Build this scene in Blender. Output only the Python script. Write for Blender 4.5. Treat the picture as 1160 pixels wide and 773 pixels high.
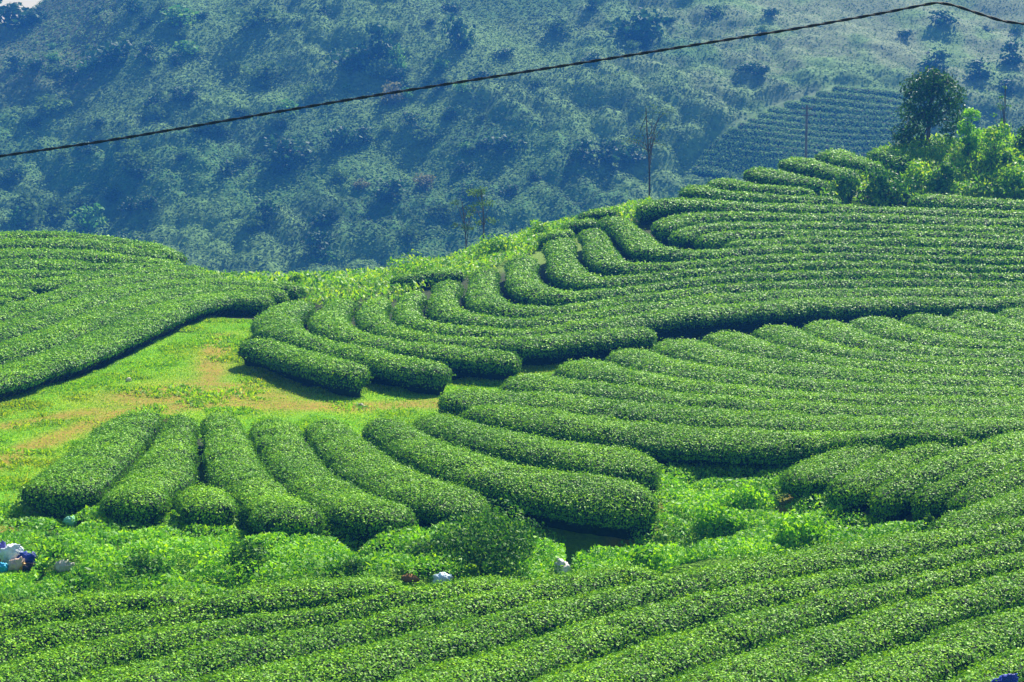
import bpy, math, random
import numpy as np
from mathutils import Vector

for o in list(bpy.data.objects):
    bpy.data.objects.remove(o)
rng = np.random.default_rng(7)
random.seed(7)
SC = bpy.context.scene
COL = SC.collection

# ------------------------------------------------------------------ camera
F_PX, CX, CY, HOR = 2165.0, 580.0, 386.5, 60.0
PITCH = math.atan((CY - HOR) / F_PX)
cam_d = bpy.data.cameras.new('camera')
cam = bpy.data.objects.new('camera', cam_d)
COL.objects.link(cam)
cam_d.sensor_width = 36.0
cam_d.lens = F_PX / 1160.0 * 36.0
cam_d.clip_start = 0.5
cam_d.clip_end = 6000
cam.location = (0, 0, 0)
cam.rotation_euler = (math.pi / 2 - PITCH, 0, 0)
SC.camera = cam

# ------------------------------------------------------------------ light
SUN_EL, SUN_AZ = math.radians(45), math.radians(26)      # azimuth measured from +Y towards +X
world = bpy.data.worlds.new("World")
SC.world = world
world.use_nodes = True
wn = world.node_tree
wn.nodes.clear()
sky = wn.nodes.new('ShaderNodeTexSky')
sky.sky_type = 'NISHITA'
sky.sun_disc = False
sky.sun_elevation = SUN_EL
sky.sun_rotation = SUN_AZ
sky.air_density = 1.3
sky.dust_density = 0.6
bg = wn.nodes.new('ShaderNodeBackground')
bg.inputs[1].default_value = 0.055
wo = wn.nodes.new('ShaderNodeOutputWorld')
wn.links.new(sky.outputs[0], bg.inputs[0])
wn.links.new(bg.outputs[0], wo.inputs[0])
sd = bpy.data.lights.new('sun', 'SUN')
sd.energy = 5.0
sd.angle = math.radians(0.55)
sd.color = (1.0, 0.94, 0.80)
sun = bpy.data.objects.new('sun', sd)
COL.objects.link(sun)
sdir = Vector((math.sin(SUN_AZ) * math.cos(SUN_EL), math.cos(SUN_AZ) * math.cos(SUN_EL), math.sin(SUN_EL)))
sun.rotation_euler = sdir.to_track_quat('Z', 'Y').to_euler()
sun.location = (60, 60, 90)
vs = SC.view_settings
SC.display_settings.display_device = 'sRGB'
vs.view_transform = 'Standard'
vs.look = 'None'
vs.exposure = 1.34
vs.gamma = 1
vs.use_curve_mapping = False
SC.render.engine = 'CYCLES'
SC.cycles.volume_bounces = 1
SC.cycles.transparent_max_bounces = 4
SC.cycles.max_bounces = 6

# ------------------------------------------------------------------ helpers
def hash2(ix, iy, s=0):
    a = np.sin(ix * 127.1 + iy * 311.7 + s * 74.7) * 43758.5453
    return a - np.floor(a)

def vnoise(x, y, s=0):
    ix, iy = np.floor(x), np.floor(y)
    fx, fy = x - ix, y - iy
    fx, fy = fx * fx * (3 - 2 * fx), fy * fy * (3 - 2 * fy)
    a, b = hash2(ix, iy, s), hash2(ix + 1, iy, s)
    c, d = hash2(ix, iy + 1, s), hash2(ix + 1, iy + 1, s)
    return (a * (1 - fx) + b * fx) * (1 - fy) + (c * (1 - fx) + d * fx) * fy

def fbm(x, y, s=0, o=4):
    r, a, t = 0.0, 1.0, 0.0
    for k in range(o):
        r = r + a * vnoise(x * 2 ** k, y * 2 ** k, s + k * 13)
        t += a
        a *= 0.5
    return r / t

def worley(x, y, s=0):
    ix, iy = np.floor(x), np.floor(y)
    best = np.full(np.shape(x), 9.0)
    for dx in (-1, 0, 1):
        for dy in (-1, 0, 1):
            cx, cy = ix + dx, iy + dy
            px, py = cx + hash2(cx, cy, s), cy + hash2(cx, cy, s + 5)
            best = np.minimum(best, (x - px) ** 2 + (y - py) ** 2)
    return np.sqrt(best)

def sstep(a, b, x):
    t = np.clip((x - a) / (b - a), 0, 1)
    return t * t * (3 - 2 * t)

cp, sp = math.cos(PITCH), math.sin(PITCH)
def ray(px, py):
    """slopes of the sight line per metre of Y: x/Y and z/Y"""
    u, v = (px - CX) / F_PX, (CY - py) / F_PX
    dy = cp + v * sp
    dz = v * cp - sp
    return u / dy, dz / dy

def make_mesh(name, verts, faces, mats, midx=None, smooth=True, parent=None, attrs=None):
    """faces: (n,4) or list of arrays (n,k)"""
    me = bpy.data.meshes.new(name)
    if not isinstance(faces, (list, tuple)):
        faces = [faces]
    faces = [np.asarray(f, dtype=np.int32) for f in faces if len(f)]
    verts = np.asarray(verts, dtype=np.float32)
    loops = np.concatenate([f.ravel() for f in faces])
    tot = np.concatenate([np.full(len(f), f.shape[1], dtype=np.int32) for f in faces])
    start = np.concatenate([[0], np.cumsum(tot)[:-1]]).astype(np.int32)
    me.vertices.add(len(verts)); me.vertices.foreach_set('co', verts.ravel())
    me.loops.add(len(loops)); me.loops.foreach_set('vertex_index', loops)
    me.polygons.add(len(tot)); me.polygons.foreach_set('loop_start', start)
    me.polygons.foreach_set('loop_total', tot)
    for m in (mats if isinstance(mats, (list, tuple)) else [mats]):
        me.materials.append(m)
    if midx is not None:
        me.polygons.foreach_set('material_index', np.asarray(midx, dtype=np.int32))
    me.polygons.foreach_set('use_smooth', np.full(len(tot), bool(smooth)))
    if attrs:
        for k, a in attrs.items():
            if a.ndim == 1:
                at = me.attributes.new(k, 'FLOAT', 'POINT'); at.data.foreach_set('value', a.astype(np.float32))
            else:
                at = me.attributes.new(k, 'FLOAT_COLOR', 'POINT')
                at.data.foreach_set('color', np.concatenate([a, np.ones((len(a), 1))], 1).astype(np.float32).ravel())
    me.update(calc_edges=True)
    o = bpy.data.objects.new(name, me)
    COL.objects.link(o)
    if parent is not None:
        o.parent = parent
        loc = parent.location
        if loc.length > 0:
            me.transform(__import__('mathutils').Matrix.Translation(-loc))
    return o

def tag(o, label, cat, group=None, kind=None):
    if label: o['label'] = label
    if cat: o['category'] = cat
    if group: o['group'] = group
    if kind: o['kind'] = kind
    return o

def thing(name, label, cat, loc, group=None, kind=None):
    o = bpy.data.objects.new(name, None)
    o.empty_display_size = 0.3
    COL.objects.link(o)
    o.location = loc
    return tag(o, label, cat, group, kind)

def unit(v):
    return v / np.maximum(np.linalg.norm(v, axis=-1, keepdims=True), 1e-9)

def leaf_quads(P, N, size, ratio=0.6, rnd=0.75, up=0.0, fold=0.0):
    """kite shaped leaves at P facing roughly N"""
    n = len(P)
    size = np.broadcast_to(size, (n,))
    nn = unit(N + rng.normal(0, rnd, (n, 3)))
    a = rng.normal(0, 1, (n, 3))
    a[:, 2] += up
    a = unit(a - (a * nn).sum(1, keepdims=True) * nn)
    b = np.cross(nn, a)
    L = size[:, None] * rng.uniform(0.7, 1.25, (n, 1))
    W = L * ratio * 0.5
    v = np.stack([P - a * L * 0.5, P + b * W - a * L * 0.05 , P + a * L * 0.5 - nn * L * fold, P - b * W - a * L * 0.05], 1)
    return v.reshape(-1, 3), np.arange(n * 4).reshape(-1, 4)

def tube(pts, radii, sides=6, cap=True):
    pts = np.asarray(pts, float); n = len(pts)
    d = unit(np.gradient(pts, axis=0))
    ref = np.array([0, 0, 1.0]) if abs(d[:, 2]).mean() < 0.8 else np.array([1.0, 0, 0])
    s = unit(np.cross(d, ref)); t = np.cross(s, d)
    an = np.linspace(0, 2 * math.pi, sides, endpoint=False)
    V = pts[:, None] + (s[:, None] * np.cos(an)[None, :, None] + t[:, None] * np.sin(an)[None, :, None]) * np.asarray(radii)[:, None, None]
    V = V.reshape(-1, 3)
    i = np.arange(n - 1)[:, None] * sides; j = np.arange(sides)[None]; k = (j + 1) % sides
    Fq = np.stack([i + j, i + k, i + sides + k, i + sides + j], -1).reshape(-1, 4)
    return V, Fq

class Acc:
    def __init__(s): s.v, s.f, s.m, s.n = [], [], [], 0
    def add(s, V, Fq, m=0):
        if len(Fq) == 0: return
        s.v.append(V); s.f.append(np.asarray(Fq) + s.n); s.m.append(np.full(len(Fq), m)); s.n += len(V)
    def build(s, name, mats, parent=None, smooth=False, attrs=None):
        return make_mesh(name, np.concatenate(s.v), list(s.f), mats, np.concatenate(s.m), smooth, parent, attrs)

# ------------------------------------------------------------------ materials
def new_mat(name):
    m = bpy.data.materials.new(name); m.use_nodes = True
    m.node_tree.nodes.clear()
    return m, m.node_tree.nodes, m.node_tree.links

def ramp(N, stops):
    r = N.new('ShaderNodeValToRGB')
    while len(r.color_ramp.elements) < len(stops): r.color_ramp.elements.new(0.5)
    for e, (p, c) in zip(r.color_ramp.elements, stops):
        e.position = p; e.color = (*c, 1)
    return r

def leaf_mat(name, stops, transl=0.35, rough=0.42, spec=0.5, patch=None, pscale=0.4):
    m, N, L = new_mat(name)
    g = N.new('ShaderNodeNewGeometry')
    r = ramp(N, stops)
    L.new(g.outputs['Random Per Island'], r.inputs[0])
    col = r.outputs[0]
    if patch:
        tc = N.new('ShaderNodeNewGeometry')
        nz = N.new('ShaderNodeTexNoise'); nz.inputs['Scale'].default_value = pscale; nz.inputs['Detail'].default_value = 3
        L.new(tc.outputs['Position'], nz.inputs['Vector'])
        mr = N.new('ShaderNodeMapRange'); mr.inputs[1].default_value = 0.42; mr.inputs[2].default_value = 0.62
        L.new(nz.outputs[0], mr.inputs[0])
        mx = N.new('ShaderNodeMix'); mx.data_type = 'RGBA'; mx.blend_type = 'MULTIPLY'
        L.new(mr.outputs[0], mx.inputs[0]); L.new(col, mx.inputs[6]); mx.inputs[7].default_value = (*patch, 1)
        col = mx.outputs[2]
    p = N.new('ShaderNodeBsdfPrincipled')
    p.inputs['Roughness'].default_value = rough
    p.inputs['Specular IOR Level'].default_value = spec
    L.new(col, p.inputs['Base Color'])
    t = N.new('ShaderNodeBsdfTranslucent')
    hs = N.new('ShaderNodeHueSaturation'); hs.inputs['Hue'].default_value = 0.485; hs.inputs['Saturation'].default_value = 1.1; hs.inputs['Value'].default_value = 1.5
    L.new(col, hs.inputs['Color']); L.new(hs.outputs[0], t.inputs[0])
    mi = N.new('ShaderNodeMixShader'); mi.inputs[0].default_value = transl
    L.new(p.outputs[0], mi.inputs[1]); L.new(t.outputs[0], mi.inputs[2])
    o = N.new('ShaderNodeOutputMaterial'); L.new(mi.outputs[0], o.inputs[0])
    return m

def flush_mat(name, stops, tip, **k):
    m = leaf_mat(name, stops, **k)
    N, L = m.node_tree.nodes, m.node_tree.links
    r = [n for n in N if n.type == 'VALTORGB'][0]
    at = N.new('ShaderNodeAttribute'); at.attribute_name = 'flush'
    mx = N.new('ShaderNodeMix'); mx.data_type = 'RGBA'; mx.blend_type = 'MULTIPLY'
    outs = [l.to_socket for l in r.outputs[0].links]
    L.new(at.outputs['Fac'], mx.inputs[0]); L.new(r.outputs[0], mx.inputs[6]); mx.inputs[7].default_value = (*tip, 1)
    for o_ in outs: L.new(mx.outputs[2], o_)
    return m

def solid_mat(name, c1, c2, scale=3.0, rough=0.8, bump=0.0, detail=4):
    m, N, L = new_mat(name)
    g = N.new('ShaderNodeNewGeometry')
    nz = N.new('ShaderNodeTexNoise'); nz.inputs['Scale'].default_value = scale; nz.inputs['Detail'].default_value = detail
    L.new(g.outputs['Position'], nz.inputs['Vector'])
    r = ramp(N, [(0.35, c1), (0.65, c2)]); L.new(nz.outputs[0], r.inputs[0])
    p = N.new('ShaderNodeBsdfPrincipled'); p.inputs['Roughness'].default_value = rough
    p.inputs['Specular IOR Level'].default_value = 0.25
    L.new(r.outputs[0], p.inputs['Base Color'])
    if bump:
        b = N.new('ShaderNodeBump'); b.inputs['Strength'].default_value = bump; b.inputs['Distance'].default_value = 0.05
        L.new(nz.outputs[0], b.inputs['Height']); L.new(b.outputs[0], p.inputs['Normal'])
    o = N.new('ShaderNodeOutputMaterial'); L.new(p.outputs[0], o.inputs[0])
    return m

def ground_mat(name, spec=0.15, fine=9.0, bump=0.6):
    m, N, L = new_mat(name)
    g = N.new('ShaderNodeNewGeometry')
    at = N.new('ShaderNodeAttribute'); at.attribute_name = 'tint'
    nz = N.new('ShaderNodeTexNoise'); nz.inputs['Scale'].default_value = fine; nz.inputs['Detail'].default_value = 5; nz.inputs['Roughness'].default_value = 0.7
    L.new(g.outputs['Position'], nz.inputs['Vector'])
    r = ramp(N, [(0.3, (0.55, 0.6, 0.5)), (0.7, (1.35, 1.3, 1.2))]); L.new(nz.outputs[0], r.inputs[0])
    mx = N.new('ShaderNodeMix'); mx.data_type = 'RGBA'; mx.blend_type = 'MULTIPLY'; mx.inputs[0].default_value = 1
    L.new(at.outputs['Color'], mx.inputs[6]); L.new(r.outputs[0], mx.inputs[7])
    p = N.new('ShaderNodeBsdfPrincipled'); p.inputs['Roughness'].default_value = 0.9
    p.inputs['Specular IOR Level'].default_value = spec
    L.new(mx.outputs[2], p.inputs['Base Color'])
    b = N.new('ShaderNodeBump'); b.inputs['Strength'].default_value = bump; b.inputs['Distance'].default_value = 0.12
    L.new(nz.outputs[0], b.inputs['Height']); L.new(b.outputs[0], p.inputs['Normal'])
    o = N.new('ShaderNodeOutputMaterial'); L.new(p.outputs[0], o.inputs[0])
    return m

M = {}
M['tea'] = flush_mat('tea_leaves', [(0.0, (0.022, 0.105, 0.004)), (0.4, (0.080, 0.265, 0.005)), (0.85, (0.15, 0.38, 0.006)), (1.0, (0.21, 0.43, 0.015))], (2.2, 1.65, 1.0), transl=0.20, rough=0.5, spec=0.10, patch=(0.75, 0.82, 1.0), pscale=0.45)
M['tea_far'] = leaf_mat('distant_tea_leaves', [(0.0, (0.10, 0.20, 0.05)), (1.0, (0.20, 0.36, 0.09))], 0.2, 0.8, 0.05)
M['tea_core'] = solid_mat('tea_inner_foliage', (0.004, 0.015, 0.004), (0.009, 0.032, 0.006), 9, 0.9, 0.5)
M['stem'] = solid_mat('tea_stem_bark', (0.09, 0.075, 0.07), (0.17, 0.15, 0.14), 6, 0.9)
M['bark'] = solid_mat('tree_bark', (0.05, 0.04, 0.035), (0.13, 0.11, 0.09), 4, 0.9, 0.4)
M['weed'] = leaf_mat('weed_leaves', [(0.0, (0.055, 0.24, 0.004)), (0.5, (0.16, 0.46, 0.005)), (1.0, (0.34, 0.60, 0.010))], 0.4, 0.55, 0.25, (0.6, 0.72, 0.9), 0.45)
M['grass'] = leaf_mat('meadow_grass', [(0.0, (0.05, 0.22, 0.001)), (0.6, (0.17, 0.43, 0.002)), (1.0, (0.33, 0.50, 0.006))], 0.4, 0.6, 0.2, (1.3, 0.9, 0.8), 0.22)
M['bush'] = leaf_mat('dark_bush_leaves', [(0.0, (0.018, 0.080, 0.012)), (0.6, (0.05, 0.18, 0.018)), (1.0, (0.16, 0.32, 0.04))], 0.3, 0.55, 0.12)
M['tree'] = leaf_mat('broad_tree_leaves', [(0.0, (0.010, 0.045, 0.008)), (0.6, (0.028, 0.10, 0.012)), (1.0, (0.10, 0.24, 0.02))], 0.25, 0.5, 0.12)
M['lime'] = leaf_mat('yellow_green_leaves', [(0.0, (0.06, 0.23, 0.006)), (0.6, (0.18, 0.42, 0.008)), (1.0, (0.38, 0.52, 0.02))], 0.4, 0.55, 0.3, (0.7, 0.8, 0.8), 0.5)
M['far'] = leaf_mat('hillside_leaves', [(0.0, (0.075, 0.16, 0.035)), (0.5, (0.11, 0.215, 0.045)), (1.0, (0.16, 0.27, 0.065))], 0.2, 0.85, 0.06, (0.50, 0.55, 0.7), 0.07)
M['far_dark'] = leaf_mat('dark_hillside_leaves', [(0.0, (0.010, 0.040, 0.014)), (0.6, (0.022, 0.080, 0.022)), (1.0, (0.05, 0.13, 0.035))], 0.2, 0.7, 0.2)
M['far_light'] = leaf_mat('light_hillside_leaves', [(0.0, (0.04, 0.14, 0.03)), (0.6, (0.09, 0.26, 0.04)), (1.0, (0.18, 0.34, 0.05))], 0.3, 0.7, 0.2)
M['far_brown'] = leaf_mat('dry_hillside_leaves', [(0.0, (0.08, 0.10, 0.03)), (0.6, (0.14, 0.15, 0.05)), (1.0, (0.20, 0.19, 0.07))], 0.3, 0.7, 0.2)
M['ground'] = ground_mat('ground_cover')
M['hill'] = ground_mat('mountain_cover', 0.1, 0.9, 0.8)

# ------------------------------------------------------------------ terrain
HT = 0.85
# (px, py, distance, 1 = top of a hedge / 0 = bare ground), read off the lie of the land
CTRL = [
 (0,773,36,1),(580,773,35.5,1),(1160,773,36,1),(0,690,41,1),(350,680,41.5,1),(580,665,42.5,1),(800,640,44,1),(1000,612,46,1),(1160,580,47.5,1),(1160,680,41,1),
 (100,650,45.5,0),(300,650,45.5,0),(450,655,45,0),(640,655,47.5,0),(850,640,47.5,0),(980,620,50,0),(0,600,50,0),(200,600,49.8,0),(400,612,49,0),
 (680,622,51.5,0),(720,600,53,0),(800,590,54.5,0),(850,560,57,0),(900,580,54.5,0),(1000,605,51.3,0),(760,545,59,0),
 (60,555,51.5,1),(170,565,51,1),(300,575,50.7,1),(430,580,50.3,1),(540,570,51.2,1),(650,545,53.5,1),(740,550,53.3,1),(740,515,56.5,1),(850,495,59.5,1),(950,495,59.5,1),
 (170,460,64,1),(320,480,61.5,1),(450,480,62,1),(530,445,67.5,1),(590,425,71,1),(680,400,75.5,1),(770,375,80.5,1),(880,365,83,1),(1000,355,86,1),(1100,350,88,1),(1160,345,89,1),
 (700,450,66.5,1),(900,430,70,1),(1100,430,71,1),(1100,480,62,1),
 (920,535,53.5,1),(1050,530,53,1),(1160,500,56,1),(1000,505,57,1),(1160,540,51.5,1),(1050,562,51.2,1),
 (0,520,59,0),(0,460,67,0),(100,440,70,0),(250,400,78,0),(240,365,86.5,0),(290,370,86,0),(350,440,71.5,0),(480,455,69.5,0),(230,450,70,0),
 (0,422,70.3,1),(120,383,78,1),(220,343,87.5,1),(290,338,90,1),(0,350,85,1),(130,320,93,1),(250,320,95,1),(300,322,96,1),(0,310,95,1),(100,303,98,1),(200,303,100,1),
 (80,263,108,1),(0,268,108,1),(160,278,106,1),(220,300,103,1),
 (340,402,75,1),(450,415,73,1),(550,401,76,1),(650,383,79,1),(735,371,82,1),(820,350,87,1),(950,337,91.5,1),(1160,333,93,1),
 (340,342,88.5,1),(440,332,90,1),(520,312,93,1),(600,287,97,1),(650,266,100,1),(700,242,105,1),(740,227,108,1),(780,212,112,1),(850,192,117,1),(930,177,121,1),(985,170,123,1),
 (600,350,85,1),(800,310,93,1),(800,270,101,1),(900,300,95,1),(1000,250,105,1),(1160,252,105,1),(1160,300,96,1),(1000,232,109,1),(1160,236,108,1),(820,235,107,1),
 (1000,215,113,0),(1100,215,113,0),(1160,210,113,0),(1160,172,119,0),(1100,162,121,0),(1050,168,122,0),
 (350,330,97,0),(450,320,100,0),(520,302,103,0),(600,275,107,0),
]
# world-space points out of sight: foot of the viewer's slope, the flanks, the valley behind
WPTS = [(x, 0, -1.9) for x in (-60, -20, 20, 60)] + [(x, 14, -7.3) for x in (-60, -20, 20, 60)] + [(x, 27, -12.2) for x in (-60, -20, 20, 60)]
WPTS += [(-70, y, -12.3) for y in (45, 60, 75, 90)] + [(-70, 105, -11.5), (-70, 120, -15), (70, 45, -12.5), (70, 60, -12.5), (70, 75, -12.4), (70, 90, -12.2), (70, 105, -9.5), (70, 118, -6.5)]
WPTS += [(x, 138, -19) for x in (-70, -40, -15)] + [(0, 138, -18), (15, 140, -16.5), (32, 142, -15), (50, 142, -13), (70, 142, -13)] + [(-50, 120, -15), (-30, 120, -16), (-15, 120, -15.5)]
pts = []
for px, py, Y, hd in CTRL:
    sx, sz = ray(px, py)
    pts.append((sx * Y, Y, sz * Y - HT * hd))
pts = np.array(pts + WPTS)
def tps_U(d2): return 0.5 * d2 * np.log(np.maximum(d2, 1e-9))
def tps_fit(P, lam):
    n = len(P); x = P[:, :2] / 20
    K = tps_U(((x[:, None] - x[None]) ** 2).sum(-1)) + lam * np.eye(n)
    Q = np.concatenate([np.ones((n, 1)), x], 1)
    A = np.block([[K, Q], [Q.T, np.zeros((3, 3))]])
    return x, np.linalg.solve(A, np.concatenate([P[:, 2], np.zeros(3)]))
tx, tw = tps_fit(pts, 0.03)
gx = np.arange(-75, 75.01, 0.5); gy = np.arange(-8, 152.01, 0.5)
GX, GY = np.meshgrid(gx, gy)
q = np.stack([GX.ravel(), GY.ravel()], 1) / 20
GZ = np.zeros(len(q))
for i in range(0, len(q), 8000):
    qq = q[i:i + 8000]
    GZ[i:i + 8000] = tps_U(((qq[:, None] - tx[None]) ** 2).sum(-1)) @ tw[:-3] + tw[-3] + qq @ tw[-2:]
GZ = GZ.reshape(GX.shape)
# sharp little bank between the middle field and the gully
def in_poly(x, y, P):
    r = np.zeros(x.shape, bool); n = len(P)
    for i in range(n):
        x0, y0 = P[i]; x1, y1 = P[(i + 1) % n]
        c = (y0 > y) != (y1 > y)
        if y1 != y0:
            r ^= c & (x < (x1 - x0) * (y - y0) / (y1 - y0) + x0)
    return r
def dist_poly(x, y, P):
    P = np.asarray(P, float); best = np.full(x.shape, 1e9)
    for a, b in zip(P[:-1], P[1:]):
        d = b - a; t = np.clip(((x - a[0]) * d[0] + (y - a[1]) * d[1]) / (d @ d), 0, 1)
        best = np.minimum(best, np.hypot(x - a[0] - t * d[0], y - a[1] - t * d[1]))
    return best
TERR = None
def terr_out(x, y):
    d = dist_poly(x, y, np.concatenate([TERR, TERR[:1]])) * np.where(in_poly(x, y, TERR), -1, 1)
    return sstep(-1.5, 1.5, d + 2 * (vnoise(x * .3, y * .3, 3) - 0.5))
def mountain_h(x, y, bumps=True):
    x = np.asarray(x, float); y = np.asarray(y, float)
    base = -33 + np.maximum(y - 262, 0) * 0.43
    crest = 11 + np.maximum(x + 95, -200) * 0.9 + 3 * fbm(x * .05, y * 0 + 3, 4)
    lim = np.minimum(crest, 95)
    top = lim - np.maximum(y - 370, 0) * 0.0
    z = -np.log(np.exp(-np.clip(base, -60, 200) / 5) + np.exp(-top / 5)) * 5
    z = z - np.maximum(y - 400, 0) * 0.35 * sstep(-40, -100, x)
    z = z + 17 * (fbm((x + 0.7 * y) * 0.022, (y - 0.5 * x) * 0.009, 11, 3) - 0.5) * sstep(250, 290, y)
    side = (x + 70) * 0.86 + (y - 360) * -0.5
    z = z - 7 * sstep(2, -5, side) * sstep(310, 335, y)
    if bumps:
        f = sstep(244, 262, y)
        dens = fbm(x * 0.035, y * 0.03, 21, 3)
        right = sstep(-10, 70, x) * sstep(300, 335, y)
        m1 = sstep(0.42, 0.6, dens + 0.06 - 0.12 * right)
        w1 = np.clip(1 - worley(x * 0.22, y * 0.17, 1) ** 2 * 1.6, 0, 1)
        w2 = np.clip(1 - worley(x * 0.55, y * 0.45, 2) ** 2 * 1.5, 0, 1)
        if TERR is not None: f = f * terr_out(x, y)
        z = z + f * (1 - 0.55 * right) * (2.0 * m1 * w1 + 0.55 * (0.3 + 0.7 * m1) * w2 + 0.3 * fbm(x * 0.8, y * 0.8, 9, 2) * (1 - 0.5 * right))
    return z
PITC = (2.55, 50.7)     # shaded hollow under the long curved hedge
def valley_h(y): return np.interp(y, [130, 150, 200, 235, 262], [-17, -22, -33, -34.5, -33])
def H(x, y):
    x = np.asarray(x, float); y = np.asarray(y, float)
    u = np.clip((x + 75) / 0.5, 0, len(gx) - 1.001); v = np.clip((y + 8) / 0.5, 0, len(gy) - 1.001)
    i, j = u.astype(int), v.astype(int); fu, fv = u - i, v - j
    z = (GZ[j, i] * (1 - fu) + GZ[j, i + 1] * fu) * (1 - fv) + (GZ[j + 1, i] * (1 - fu) + GZ[j + 1, i + 1] * fu) * fv
    z = z - 1.25 * np.exp(-(((x - PITC[0]) / 2.3) ** 2 + ((y - PITC[1]) / 1.25) ** 2))
    z = z - 0.2 * np.exp(-(((x - 10.6) / 2.6) ** 2 + ((y - 51.0) / 1.1) ** 2))
    t = sstep(132, 150, y)
    z = z * (1 - t) + valley_h(y) * t
    far = y > 235
    if np.any(far):
        z = np.where(far, mountain_h(x, y), z)
    return z

def project(px, py, ymin, ymax, top=0.0, hf=None):
    """follow the sight lines until they reach the land (plus top); returns x, y"""
    hf = hf or H
    px = np.atleast_1d(np.asarray(px, float)); py = np.atleast_1d(np.asarray(py, float))
    sx, sz = ray(px, py)
    Y = np.arange(ymin, ymax, 0.05 if ymax < 150 else 0.25)
    g = sz[:, None] * Y[None] - (hf(sx[:, None] * Y[None], np.broadcast_to(Y, (len(px), len(Y)))) + top)
    hit = g <= 0
    idx = np.where(hit.any(1), hit.argmax(1), g.argmin(1))
    yy = Y[idx]
    return sx * yy, yy

_tp = np.array([(943, 96), (1050, 100), (1060, 210), (782, 212), (780, 190), (812, 152), (870, 119)], float)
_tx, _ty = project(_tp[:, 0], _tp[:, 1], 255, 400, 0, hf=lambda a, b: mountain_h(a, b, False))
TERR = np.stack([_tx, _ty], 1)
# ------------------------------------------------------------------ ground sheet
def grid_mesh(name, xs, ys, zf, mat, tintf):
    X, Y = np.meshgrid(xs, ys)
    Z = zf(X, Y)
    V = np.stack([X.ravel(), Y.ravel(), Z.ravel()], 1)
    nx, ny = len(xs), len(ys)
    i = np.arange(ny - 1)[:, None] * nx + np.arange(nx - 1)[None]
    Fq = np.stack([i, i + 1, i + 1 + nx, i + nx], -1).reshape(-1, 4)
    return make_mesh(name, V, Fq, mat, smooth=True, attrs={'tint': tintf(X.ravel(), Y.ravel())})

def gpoly(pix, ymin, ymax):
    a = np.array(pix, float); x, y = project(a[:, 0], a[:, 1], ymin, ymax)
    return np.stack([x, y], 1)
TRACKS = [(gpoly([(-20, 487), (40, 478), (100, 466)], 50, 100), 0.55), (gpoly([(-20, 533), (30, 510), (75, 490), (120, 475)], 50, 100), 0.6),
          (gpoly([(170, 452), (230, 440), (290, 452)], 50, 100), 2.0), (gpoly([(140, 470), (200, 460), (300, 459), (400, 461), (500, 457)], 50, 100), 1.0),
          (gpoly([(250, 380), (240, 410), (235, 440)], 60, 100), 0.7),
          (gpoly([(745, 575), (722, 600), (700, 618)], 45, 65), 0.3), (gpoly([(900, 560), (880, 590)], 45, 65), 0.25), (gpoly([(905, 625), (960, 615), (1040, 598)], 45, 60), 0.5),
          (gpoly([(0, 602), (14, 606)], 45, 60), 0.5)]
MEADOW = gpoly([(-260, 540), (-60, 455), (0, 452), (100, 425), (180, 385), (240, 360), (300, 365), (275, 400), (350, 440), (500, 436), (560, 420), (660, 402), (600, 440), (520, 462), (500, 497), (220, 497), (190, 475), (130, 475), (20, 560), (30, 592), (-60, 600), (-260, 615)], 50, 100)
def dirt_mask(x, y):
    m = np.zeros(x.shape)
    w = 0.7 + 0.8 * fbm(x * 0.9, y * 0.9, 31, 3)
    for P, r in TRACKS:
        m = np.maximum(m, np.exp(-(dist_poly(x, y, P) / (r * w)) ** 2))
    return np.clip(m * 1.1, 0, 0.85) * (0.6 + 0.55 * fbm(x * 2.6, y * 2.6, 8, 3))
def ground_tint(x, y):
    n = fbm(x * 0.5, y * 0.5, 3, 4)[:, None]
    soil = np.array([0.026, 0.042, 0.010]) * (0.7 + 0.6 * n)
    lime = np.array([0.13, 0.37, 0.002]) * (0.65 + 0.7 * n)
    yell = np.array([0.30, 0.40, 0.012])
    dirt = np.array([0.27, 0.145, 0.025])
    weed = np.array([0.10, 0.21, 0.010]) * (0.6 + 0.8 * n)
    c = np.repeat(soil, 1, 0)
    og = (np.abs(x) > 0.45 * y + 3)[:, None] * 1.0
    c = c * (1 - og) + np.array([0.07, 0.17, 0.015]) * og
    gul = sstep(43.0, 44.5, y) * sstep(60.5, 58, y)
    c = c * (1 - gul[:, None]) + weed * gul[:, None]
    md = in_poly(x, y, MEADOW).astype(float)[:, None]
    g = lime * (1 - 0.6 * sstep(0.45, 0.7, n)) + yell * 0.6 * sstep(0.45, 0.7, n)
    c = c * (1 - md) + g * md
    mound = (sstep(110.5, 112, y) * sstep(22, 25, x) + sstep(96, 99, y) * sstep(8, 2, x) * sstep(-30, -20, x)).clip(0, 1)[:, None]
    c = c * (1 - mound) + np.array([0.13, 0.22, 0.02]) * mound
    bk = sstep(118, 128, y)[:, None]
    c = c * (1 - bk) + np.array([0.07, 0.12, 0.03]) * bk
    d = np.clip(dirt_mask(x, y), 0, 1)[:, None]
    return c * (1 - d) + dirt * d

def sym(*seg):
    a = np.concatenate([np.arange(s, e, st) for s, e, st in seg])
    return np.unique(np.round(np.concatenate([-a, a]), 4))
xs = sym((0, 45, 0.4), (45, 90, 1.0), (90, 300, 6))
ys = np.concatenate([np.arange(-8, 30, 1.0), np.arange(30, 130, 0.4), np.arange(130, 245, 2.0)])
def near_h(x, y):
    z = np.where(y > 235, valley_h(y) - 0.3, H(x, np.minimum(y, 235)))
    return z + 0.10 * (fbm(x * 0.8, y * 0.8, 17, 3) - 0.5)
tag(grid_mesh('ground', xs, ys, near_h, M['ground'], ground_tint), None, None, kind='structure')

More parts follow.
